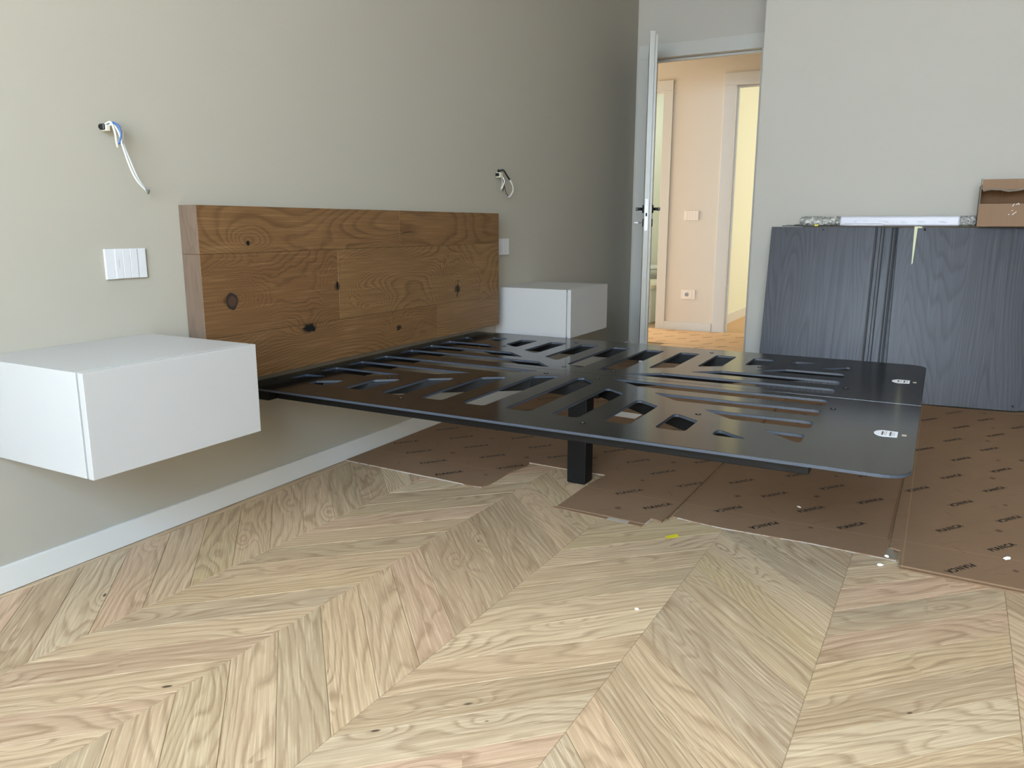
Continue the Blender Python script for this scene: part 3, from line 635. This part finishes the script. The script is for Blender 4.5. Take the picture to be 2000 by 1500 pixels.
def sheet(label, poly, z0, z1, mat, U0, text_ang=53.5, print_on=True, dash_only=False, ylim=(0, 9), torn=None, group='printed cardboard sheets protecting the floor'):
    s = empty('cardboard_sheet', (poly[0][0], poly[0][1], 0)); tag(s, label, 'cardboard sheet', group)
    off = Matrix.Translation((-poly[0][0], -poly[0][1], 0))
    bm = bmesh.new(); addprism(bm, poly, z0, z1); 
    for f in bm.faces: f.smooth = False
    me = tomesh(bm, 'board', mat); o = link('board', me, s); o.location = (-poly[0][0], -poly[0][1], 0)
    VV, FF, V2, F2 = [], [], [], []
    a0 = math.radians(text_ang)
    rowdir = Vector((0.1350, -0.0918)); n = Vector((0.5634, 0.826)); tdir = Vector((math.cos(a0), math.sin(a0)))
    zt = z1+0.0003
    def mark(cx, cy, w_, h_, a_, V, F):
        b = len(V); ca, sa = math.cos(a_), math.sin(a_)
        for x_, y_ in ((-w_/2, -h_/2), (w_/2, -h_/2), (w_/2, h_/2), (-w_/2, h_/2)): V.append((cx+x_*ca-y_*sa, cy+x_*sa+y_*ca, zt))
        F.append((b, b+1, b+2, b+3))
    for r_ in range(-24, 24):
        inv = r_ % 2
        for q in range(-40, 40):
            p = Vector(U0)+rowdir*q+n*(0.2475*r_)+rowdir.normalized()*(0.034 if inv else 0.0)
            if not point_in(p, poly) or not (ylim[0] < p.y < ylim[1]): continue
            rr = random.random()
            if not dash_only and all(point_in(p+tdir*t_, poly) for t_ in (-0.052, 0.052)):
                wo = link('printed_word', WORD, s, (p.x-poly[0][0], p.y-poly[0][1], zt)); wo.rotation_euler = (0, 0, a0+(math.pi if inv else 0))
            elif dash_only: mark(p.x, p.y, 0.10, 0.012, a0, VV, FF)
            m_ = p+n*0.118+rowdir*0.5
            if point_in(m_, poly) and not dash_only:
                kk = (q+r_*3) % 4
                if kk == 0: mark(m_.x, m_.y, 0.020, 0.018, a0, V2, F2)
                elif kk == 2:
                    b = len(V2); V2 += [(m_.x+0.008*math.cos(w_*math.pi/5), m_.y+0.008*math.sin(w_*math.pi/5), zt) for w_ in range(10)]; F2.append(tuple(range(b, b+10)))
                else: mark(m_.x, m_.y, 0.050, 0.0016, a0+1.25, V2, F2)
            m_ = p+n*0.06+rowdir*0.45
            if point_in(m_, poly) and (q+r_) % 3 == 0 and not dash_only: mark(m_.x, m_.y, 0.042, 0.0012, a0-0.35, V2, F2)
    for V, F, nm, mt in ((VV, FF, 'printed_lettering', M['ink']), (V2, F2, 'printed_marks', M['ink2'])):
        if not V: continue
        me = bpy.data.meshes.new(nm); me.from_pydata(V, [], F); me.materials.append(mt); me.update()
        o = link(nm, me, s); o.location = (-poly[0][0], -poly[0][1], 0); o['kind'] = 'stuff'
    if torn:
        # ragged pale liner along the cut edge
        bm = bmesh.new(); rg = random.Random(len(poly))
        for (a_, b_) in torn:
            a_, b_ = Vector(a_), Vector(b_); d = b_-a_; L2 = d.length; d.normalize(); nn = Vector((d.y, -d.x)); st = max(3, int(L2/0.012)); prev = None
            for i in range(st+1):
                u = a_+d*(L2*i/st); w_ = rg.uniform(0.0005, 0.0045) if rg.random() < 0.8 else rg.uniform(0.005, 0.008)
                v0 = bm.verts.new((*(u-nn*0.001), z1-0.0004)); v1 = bm.verts.new((*(u+nn*w_), z0+0.0008))
                if prev: bm.faces.new([prev[0], v0, v1, prev[1]])
                prev = (v0, v1)
        o = link('torn_edge', tomesh(bm, 'torn_edge', M['torn']), s); o.location = (-poly[0][0], -poly[0][1], 0)
    return s
PA = [(0.018, 2.337), (0.20, 2.329), (0.382, 2.323), (0.48, 2.320), (0.593, 2.315), (0.612, 2.308), (0.638, 2.312), (0.672, 2.318), (0.679, 2.34), (0.681, 2.407), (0.678, 2.515), (0.697, 2.622), (0.687, 2.667), (0.853, 2.662), (1.018, 2.666), (1.008, 2.58), (1.002, 2.516), (1.001, 2.40), (1.000, 2.272), (1.15, 2.268), (1.313, 2.262), (1.317, 2.318), (1.338, 2.314), (1.356, 2.305), (1.366, 2.60), (1.372, 3.02), (1.385, 4.585), (1.02, 4.585), (1.02, 5.60), (0.018, 5.60)]
PB = [(1.372, 2.372), (1.45, 2.358), (1.539, 2.350), (1.70, 2.354), (1.80, 2.358), (1.90, 2.352), (2.038, 2.346), (2.039, 2.41), (2.010, 2.42), (2.015, 2.80), (2.020, 3.20), (2.030, 4.59), (1.392, 4.60), (1.379, 3.02)]
PC = [(2.014, 2.425), (2.044, 2.415), (2.0435, 2.303), (2.34, 2.292), (2.75, 2.28), (3.45, 2.26), (3.45, 4.56), (2.034, 4.58), (2.024, 3.20), (2.018, 2.80)]
sA = sheet('brown printed cardboard floor sheet under the headboard side, notched around the bed leg', PA, 0.0006, 0.0056, M['card'], (0.212, 2.575), torn=[((0.018, 2.337), (0.593, 2.315)), ((0.593, 2.315), (0.672, 2.318)), ((0.687, 2.667), (0.853, 2.662)), ((0.853, 2.662), (1.018, 2.666)), ((1.018, 2.666), (1.002, 2.516)), ((1.313, 2.262), (1.317, 2.318))])
sB = sheet('brown printed cardboard floor sheet below the foot of the bed, between two joints', PB, 0.0006, 0.0048, M['card'], (1.627, 2.749), torn=[((1.39, 2.368), (1.539, 2.350)), ((1.539, 2.350), (1.80, 2.358)), ((1.80, 2.358), (2.036, 2.347))])
sC = sheet('brown printed cardboard floor sheet at the right, reaching the dark panels', PC, 0.0050, 0.0098, M['card_c'], (2.171, 2.676), 54.5)
# the folded layers that show along the front edges
def layer(parent, pts, z0, z1, mat, nm='folded_layer'):
    bm = bmesh.new(); addprism(bm, pts, z0, z1); o = link(nm, tomesh(bm, nm, mat), parent); o.location = (-parent.location.x, -parent.location.y, 0); return o
layer(sC, [(2.046, 2.290), (3.45, 2.245), (3.45, 2.40), (2.046, 2.40)], 0.0003, 0.0046, M['card'])
layer(sA, [(0.985, 2.262), (1.308, 2.240), (1.312, 2.261), (0.998, 2.271)], 0.0004, 0.0032, M['card'])
layer(sA, [(1.190, 2.243), (1.262, 2.237), (1.264, 2.2585), (1.192, 2.2635)], 0.0034, 0.0040, M['torn'], 'torn_patch')
layer(sB, [(1.360, 2.33), (1.366, 2.33), (1.376, 3.02), (1.3895, 4.58), (1.384, 4.58), (1.3735, 3.02)], 0.0058, 0.0085, M['card_in'], 'raised_seam')
layer(sB, [(2.004, 2.50), (2.0085, 2.50), (2.018, 3.20), (2.0135, 3.20)], 0.0049, 0.0056, M['card_in'], 'seam_edge')
layer(sB, [(2.002, 2.352), (2.038, 2.348), (2.036, 2.372), (2.024, 2.405), (2.026, 2.45), (2.012, 2.452), (2.008, 2.40)], 0.0050, 0.0056, M['tape'], 'clear_tape')
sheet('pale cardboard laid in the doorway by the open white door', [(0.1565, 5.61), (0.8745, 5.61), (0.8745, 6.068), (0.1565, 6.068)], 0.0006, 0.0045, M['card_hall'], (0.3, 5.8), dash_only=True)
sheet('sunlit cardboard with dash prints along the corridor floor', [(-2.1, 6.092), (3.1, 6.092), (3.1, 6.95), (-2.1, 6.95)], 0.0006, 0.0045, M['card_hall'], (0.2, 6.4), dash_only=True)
# white label strip under the bed, scraps on the floor
pp = link('paper_strip', tomesh((lambda b: (addprism(b, [(0.696, 3.665), (0.815, 3.656), (0.814, 3.553), (0.683, 3.564)], 0.0062, 0.0066), b)[1])(bmesh.new()), 'paper_strip', M['label']))
tag(pp, 'white printed paper strip lying on cardboard under the bed', 'paper')
tp = link('tape_scrap', tomesh((lambda b: (addprism(b, [(1.400, 2.205), (1.426, 2.241), (1.440, 2.222), (1.412, 2.190)], 0.0002, 0.0007), b)[1])(bmesh.new()), 'tape_scrap', M['yellow']))
tag(tp, 'small yellow square of tape on the oak floor before the cardboard', 'tape')
def crumb(x_, y_, z_, s_, lab, sc=(1, 0.6, 0.5), rz=0.3):
    bm = bmesh.new(); bmesh.ops.create_icosphere(bm, subdivisions=2, radius=s_)
    rg = random.Random(int(x_*1000))
    for v in bm.verts: v.co = Vector((v.co.x*sc[0], v.co.y*sc[1], v.co.z*sc[2]))*rg.uniform(0.75, 1.2)
    o = link('foam_crumb', tomesh(bm, 'foam_crumb', M['foam']), None, (x_, y_, z_+s_*sc[2]*0.9)); o.rotation_euler = (0, 0, rz); tag(o, lab, 'debris')
crumb(1.998, 2.292, 0.0, 0.0085, 'white foam crumb on oak floor just before the taped cardboard corner')
crumb(2.313, 2.490, 0.010, 0.011, 'long white foam crumb on the right cardboard sheet', (1.3, 0.5, 0.4), 0.9)
crumb(1.483, 1.717, 0.0, 0.0055, 'tiny white crumb on oak planks in the middle of the floor')
crumb(1.723, 2.655, 0.0052, 0.006, 'tiny white chip on cardboard below the foot of the bed', (1.4, 0.4, 0.4), 2.6)
crumb(2.010, 2.352, 0.0058, 0.006, 'tiny white chip at the edge of taped cardboard corner', (1, 0.7, 0.6), 2.6)

# ------------------------------------------------------------------ dark wood-look panels leaning on the right wall
def lean_panel(x0, yb0, x1, yb1, ytop0, h_, thick, label, group=None, shade_margin=0.0006):
    """board standing on the cardboard, leaning back; front bottom edge from (x0,yb0) to (x1,yb1)"""
    z0 = 0.0102 if x0 > 2.03 else 0.0060
    w_ = math.hypot(x1-x0, yb1-yb0); rz = math.atan2(yb1-yb0, x1-x0); tilt = math.atan2(ytop0-yb0, h_)
    e = empty('wood_panel', (x0, yb0, z0)); e.rotation_euler = (-tilt, 0, rz); tag(e, label, 'panel', group or 'dark wood-look panels leaning on the wall')
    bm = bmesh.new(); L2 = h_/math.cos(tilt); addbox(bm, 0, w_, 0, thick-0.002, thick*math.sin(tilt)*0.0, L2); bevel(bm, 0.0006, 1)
    b = link('board', tomesh(bm, 'board', M['lam_edge_shade']), e)
    bm = bmesh.new(); addbox(bm, 0.0006, w_-shade_margin, -0.0012, -0.0002, 0.0006, L2-0.0006); link('veneer_face', tomesh(bm, 'veneer_face', M['lam']), e)  # black strip left bare at the right stands in for shade between stacked panels
    return e, w_, L2
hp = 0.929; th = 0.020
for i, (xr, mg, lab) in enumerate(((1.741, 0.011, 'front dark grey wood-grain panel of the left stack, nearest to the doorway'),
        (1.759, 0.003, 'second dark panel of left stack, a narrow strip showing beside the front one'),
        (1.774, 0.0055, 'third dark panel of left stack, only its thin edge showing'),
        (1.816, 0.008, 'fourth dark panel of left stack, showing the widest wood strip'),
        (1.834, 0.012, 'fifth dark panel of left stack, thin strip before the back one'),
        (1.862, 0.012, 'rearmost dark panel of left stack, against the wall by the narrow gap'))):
    e, w_, L2 = lean_panel(1.181+(0.0 if i == 0 else 0.006+0.004*i), 4.600+i*(th+0.002)/0.985, xr, 4.600+i*(th+0.002)/0.985, 4.763+i*(th+0.002)/0.985, hp-(0.002 if i else 0), th, lab, shade_margin=mg)
    if i == 0:
        c = cyl('screw_hole', (0.282, -0.0014, L2-0.016), (0.282, -0.0018, L2-0.016), 0.005, M['dark'], e, 12)
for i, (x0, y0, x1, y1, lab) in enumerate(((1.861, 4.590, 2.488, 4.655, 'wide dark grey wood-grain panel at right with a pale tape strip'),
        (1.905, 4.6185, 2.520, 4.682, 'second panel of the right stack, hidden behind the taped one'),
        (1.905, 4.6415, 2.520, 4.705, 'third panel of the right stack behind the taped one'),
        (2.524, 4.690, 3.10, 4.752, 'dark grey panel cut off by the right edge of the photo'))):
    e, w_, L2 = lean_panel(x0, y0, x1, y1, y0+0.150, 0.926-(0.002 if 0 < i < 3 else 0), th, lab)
    if i == 0:
        cyl('screw_hole', (0.126, -0.0014, L2-0.010), (0.126, -0.0018, L2-0.010), 0.006, M['dark'], e, 12)
        bm = bmesh.new(); addbox(bm, 0.598, 0.606, -0.0018, -0.0014, 0.020, 0.030); link('edge_clip', tomesh(bm, 'edge_clip', M['dark']), e)
        P0 = e
mt = empty('masking_tape', (0, 0, 0)); mt.matrix_world = Matrix.Translation((1.861, 4.590, 0.0102)) @ P0.rotation_euler.to_matrix().to_4x4()
tag(mt, 'pale yellow masking tape strip stuck down the front of the wide right panel', 'tape')
bm = bmesh.new(); v = [bm.verts.new(p) for p in ((0.076, -0.0016, L2 if False else 0.936), (0.092, -0.0016, 0.936), (0.082, -0.0016, 0.745), (0.077, -0.0016, 0.738))]; bm.faces.new(v)
v = [bm.verts.new(p) for p in ((0.076, -0.0018, 0.931), (0.113, -0.0018, 0.932), (0.113, -0.0018, 0.940), (0.076, -0.0018, 0.941))]; bm.faces.new(v)
link('tape_strip', tomesh(bm, 'tape_strip', M['mask']), mt)
# things lying on top of the stacks
ZT = 0.939
roll = empty('wrapped_profile', (1.33, 4.80, ZT)); tag(roll, 'long white wrapped bundle with bubble-wrapped ends lying on top of the panels', 'wrapped bundle')
def lumpy(name, x0, x1, r, mat, par, amp, seed, segs=26, n=16, squash=1.0, dz=0.0, end_t=0.5):
    rg = random.Random(seed); bm = bmesh.new(); rings = []
    for i in range(segs+1):
        u = i/segs; e_ = 1.0
        if u < 0.1: e_ = end_t+(1-end_t)*math.sqrt(u/0.1)
        if u > 0.9: e_ = end_t+(1-end_t)*math.sqrt((1-u)/0.1)
        rings.append([bm.verts.new((x0+(x1-x0)*u, math.cos(2*math.pi*k/n)*r*e_*(1+rg.uniform(-amp, amp))*1.3, r*squash+dz+math.sin(2*math.pi*k/n)*r*squash*min(1, e_*(1+rg.uniform(-amp, amp))) )) for k in range(n)])
    for i in range(segs):
        for k in range(n): bm.faces.new([rings[i][k], rings[i][(k+1) % n], rings[i+1][(k+1) % n], rings[i+1][k]])
    bm.faces.new(rings[0][::-1]); bm.faces.new(rings[-1])
    return link(name, tomesh(bm, name, mat, True), par)
lumpy('bubble_wrap', 0.0, 0.225, 0.028, M['bubble'], roll, 0.08, 3, 40, 22)
lumpy('bubble_wrap', 0.795, 0.875, 0.028, M['bubble'], roll, 0.08, 5, 20, 22)
bm = bmesh.new(); addbox(bm, 0.215, 0.80, -0.034, 0.034, 0.002, 0.054); bevel(bm, 0.008, 2); pw = link('paper_wrapping', tomesh(bm, 'paper_wrapping', M['paper']), roll)
bm = bmesh.new()
for xx, ww, zz in ((0.335, 0.022, 0.028), (0.41, 0.05, 0.026), (0.44, 0.024, 0.020), (0.52, 0.022, 0.024), (0.525, 0.03, 0.018), (0.60, 0.03, 0.026), (0.605, 0.035, 0.021), (0.70, 0.03, 0.025), (0.705, 0.035, 0.020)):
    addbox(bm, xx, xx+ww, -0.0346, -0.0342, zz, zz+0.0018)
link('faint_print', tomesh(bm, 'faint_print', M['grey']), pw)
bag = empty('plastic_bag', (1.56, 4.755, ZT)); tag(bag, 'flat glossy white plastic bag on the left stack before the wrapped bundle', 'bag')
fb = lumpy('film', 0.0, 0.215, 0.0085, M['plastic'], bag, 0.10, 4, 30, 14, 0.9, 0.0, 0.3)
fb.location = (0, 0.0, 0.0002)
bm = bmesh.new(); v = [bm.verts.new(p) for p in ((0.035, 0.012, 0.004), (0.070, 0.010, 0.034), (0.078, 0.012, 0.020), (0.10, 0.012, 0.028), (0.16, 0.011, 0.022), (0.185, 0.012, 0.004))]; bm.faces.new(v); bmesh.ops.solidify(bm, geom=bm.faces[:], thickness=0.001)
link('crumpled_flap', tomesh(bm, 'crumpled_flap', M['plastic']), bag)
yt = box('yellow_tag', 1.415, 1.434, 4.752, 4.762, ZT+0.0002, ZT+0.010, M['yellow'], bev=0.001); tag(yt, 'small yellow tag on the edge of the left panel stack', 'tag')
for k_i, (xa, xb, za, lab) in enumerate(((1.235, 1.330, 0.004, 'thin dark strip lying flat on the left end of the panel stack'), (1.30, 1.36, 0.009, 'short grey clip strip under the bubble-wrapped end'))):
    s_ = empty('trim_strip', ((xa+xb)/2, 4.80, ZT)); tag(s_, lab, 'strip'); bm = bmesh.new(); h_ = (xb-xa)/2
    addbox(bm, -h_, h_, -0.02, 0.02, 0.0002, za); bevel(bm, 0.001, 1); link('strip_body', tomesh(bm, 'strip_body', M['lam_edge_shade']), s_)
    bm = bmesh.new(); addbox(bm, -h_*0.5, h_*0.4, -0.018, 0.010, za+0.0003, za+0.004); link('clip', tomesh(bm, 'clip', M['wireg']), s_)
# open cardboard box
bx = empty('cardboard_box', (2.205, 4.715, ZT+0.0), 0.0); tag(bx, 'open brown cardboard box standing on top of the right panels', 'box')
def bb_(nm, a, b, c, d, z0, z1, m):
    bm = bmesh.new(); addbox(bm, a, b, c, d, z0, z1); return link(nm, tomesh(bm, nm, m), bx)
bb_('bottom', 0.004, 0.456, 0.0043, 0.176, 0.0003, 0.0035, M['card_box'])
bb_('front_panel', 0.0, 0.46, 0.0, 0.004, 0.0003, 0.113, M['card_box'])
bb_('side_panel', 0.0, 0.0038, 0.0043, 0.18, 0.0003, 0.205, M['card_grey']); bb_('side_panel', 0.456, 0.46, 0.0043, 0.18, 0.0003, 0.205, M['card_grey'])
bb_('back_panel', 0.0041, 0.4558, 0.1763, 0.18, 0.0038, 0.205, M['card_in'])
bb_('top_flap', 0.004, 0.456, 0.002, 0.1761, 0.2055, 0.209, M['card_box'])
bm = bmesh.new(); addbox(bm, 0.006, 0.454, -0.001, 0.002, 0.182, 0.234); bm.transform(Matrix.Translation((0, 0.004, 0))); link('upright_flap', tomesh(bm, 'upright_flap', M['card_box']), bx)
bm = bmesh.new(); addbox(bm, 0.0, 0.0038, -0.001, 0.04, 0.2056, 0.238); link('side_flap', tomesh(bm, 'side_flap', M['card_grey']), bx)
bm = bmesh.new(); prev = None; rg = random.Random(9)
for i in range(24):
    u = 0.012+i*0.0185; zc = 0.176+0.006*math.sin(i*0.7)+i*0.0006
    a_ = bm.verts.new((u, 0.0022, zc+0.006)); b_ = bm.verts.new((u, 0.0012, zc-rg.uniform(0.001, 0.005)))
    if prev: bm.faces.new([prev[0], a_, b_, prev[1]])
    prev = (a_, b_)
bmesh.ops.solidify(bm, geom=bm.faces[:], thickness=0.0006)
link('torn_strip', tomesh(bm, 'torn_strip', M['torn']), bx)
bm = bmesh.new()
for (xx, zz, ln, an) in ((0.150, 0.106, 0.014, 1.1), (0.165, 0.110, 0.010, 0.2), (0.172, 0.112, 0.010, 2.2), (0.158, 0.066, 0.024, 0.75), (0.148, 0.078, 0.006, 0.1), (0.135, 0.060, 0.006, 0.9)):
    c_, s_ = math.cos(an), math.sin(an); q = [(-ln/2, -0.0016), (ln/2, -0.0010), (ln/2, 0.0012), (-ln/2, 0.0016)]
    bm.faces.new([bm.verts.new((xx+a*c_-b*s_, -0.0003, zz+a*s_+b*c_)) for a, b in q])
link('shiny_tape_marks', tomesh(bm, 'shiny_tape_marks', M['foam']), bx)
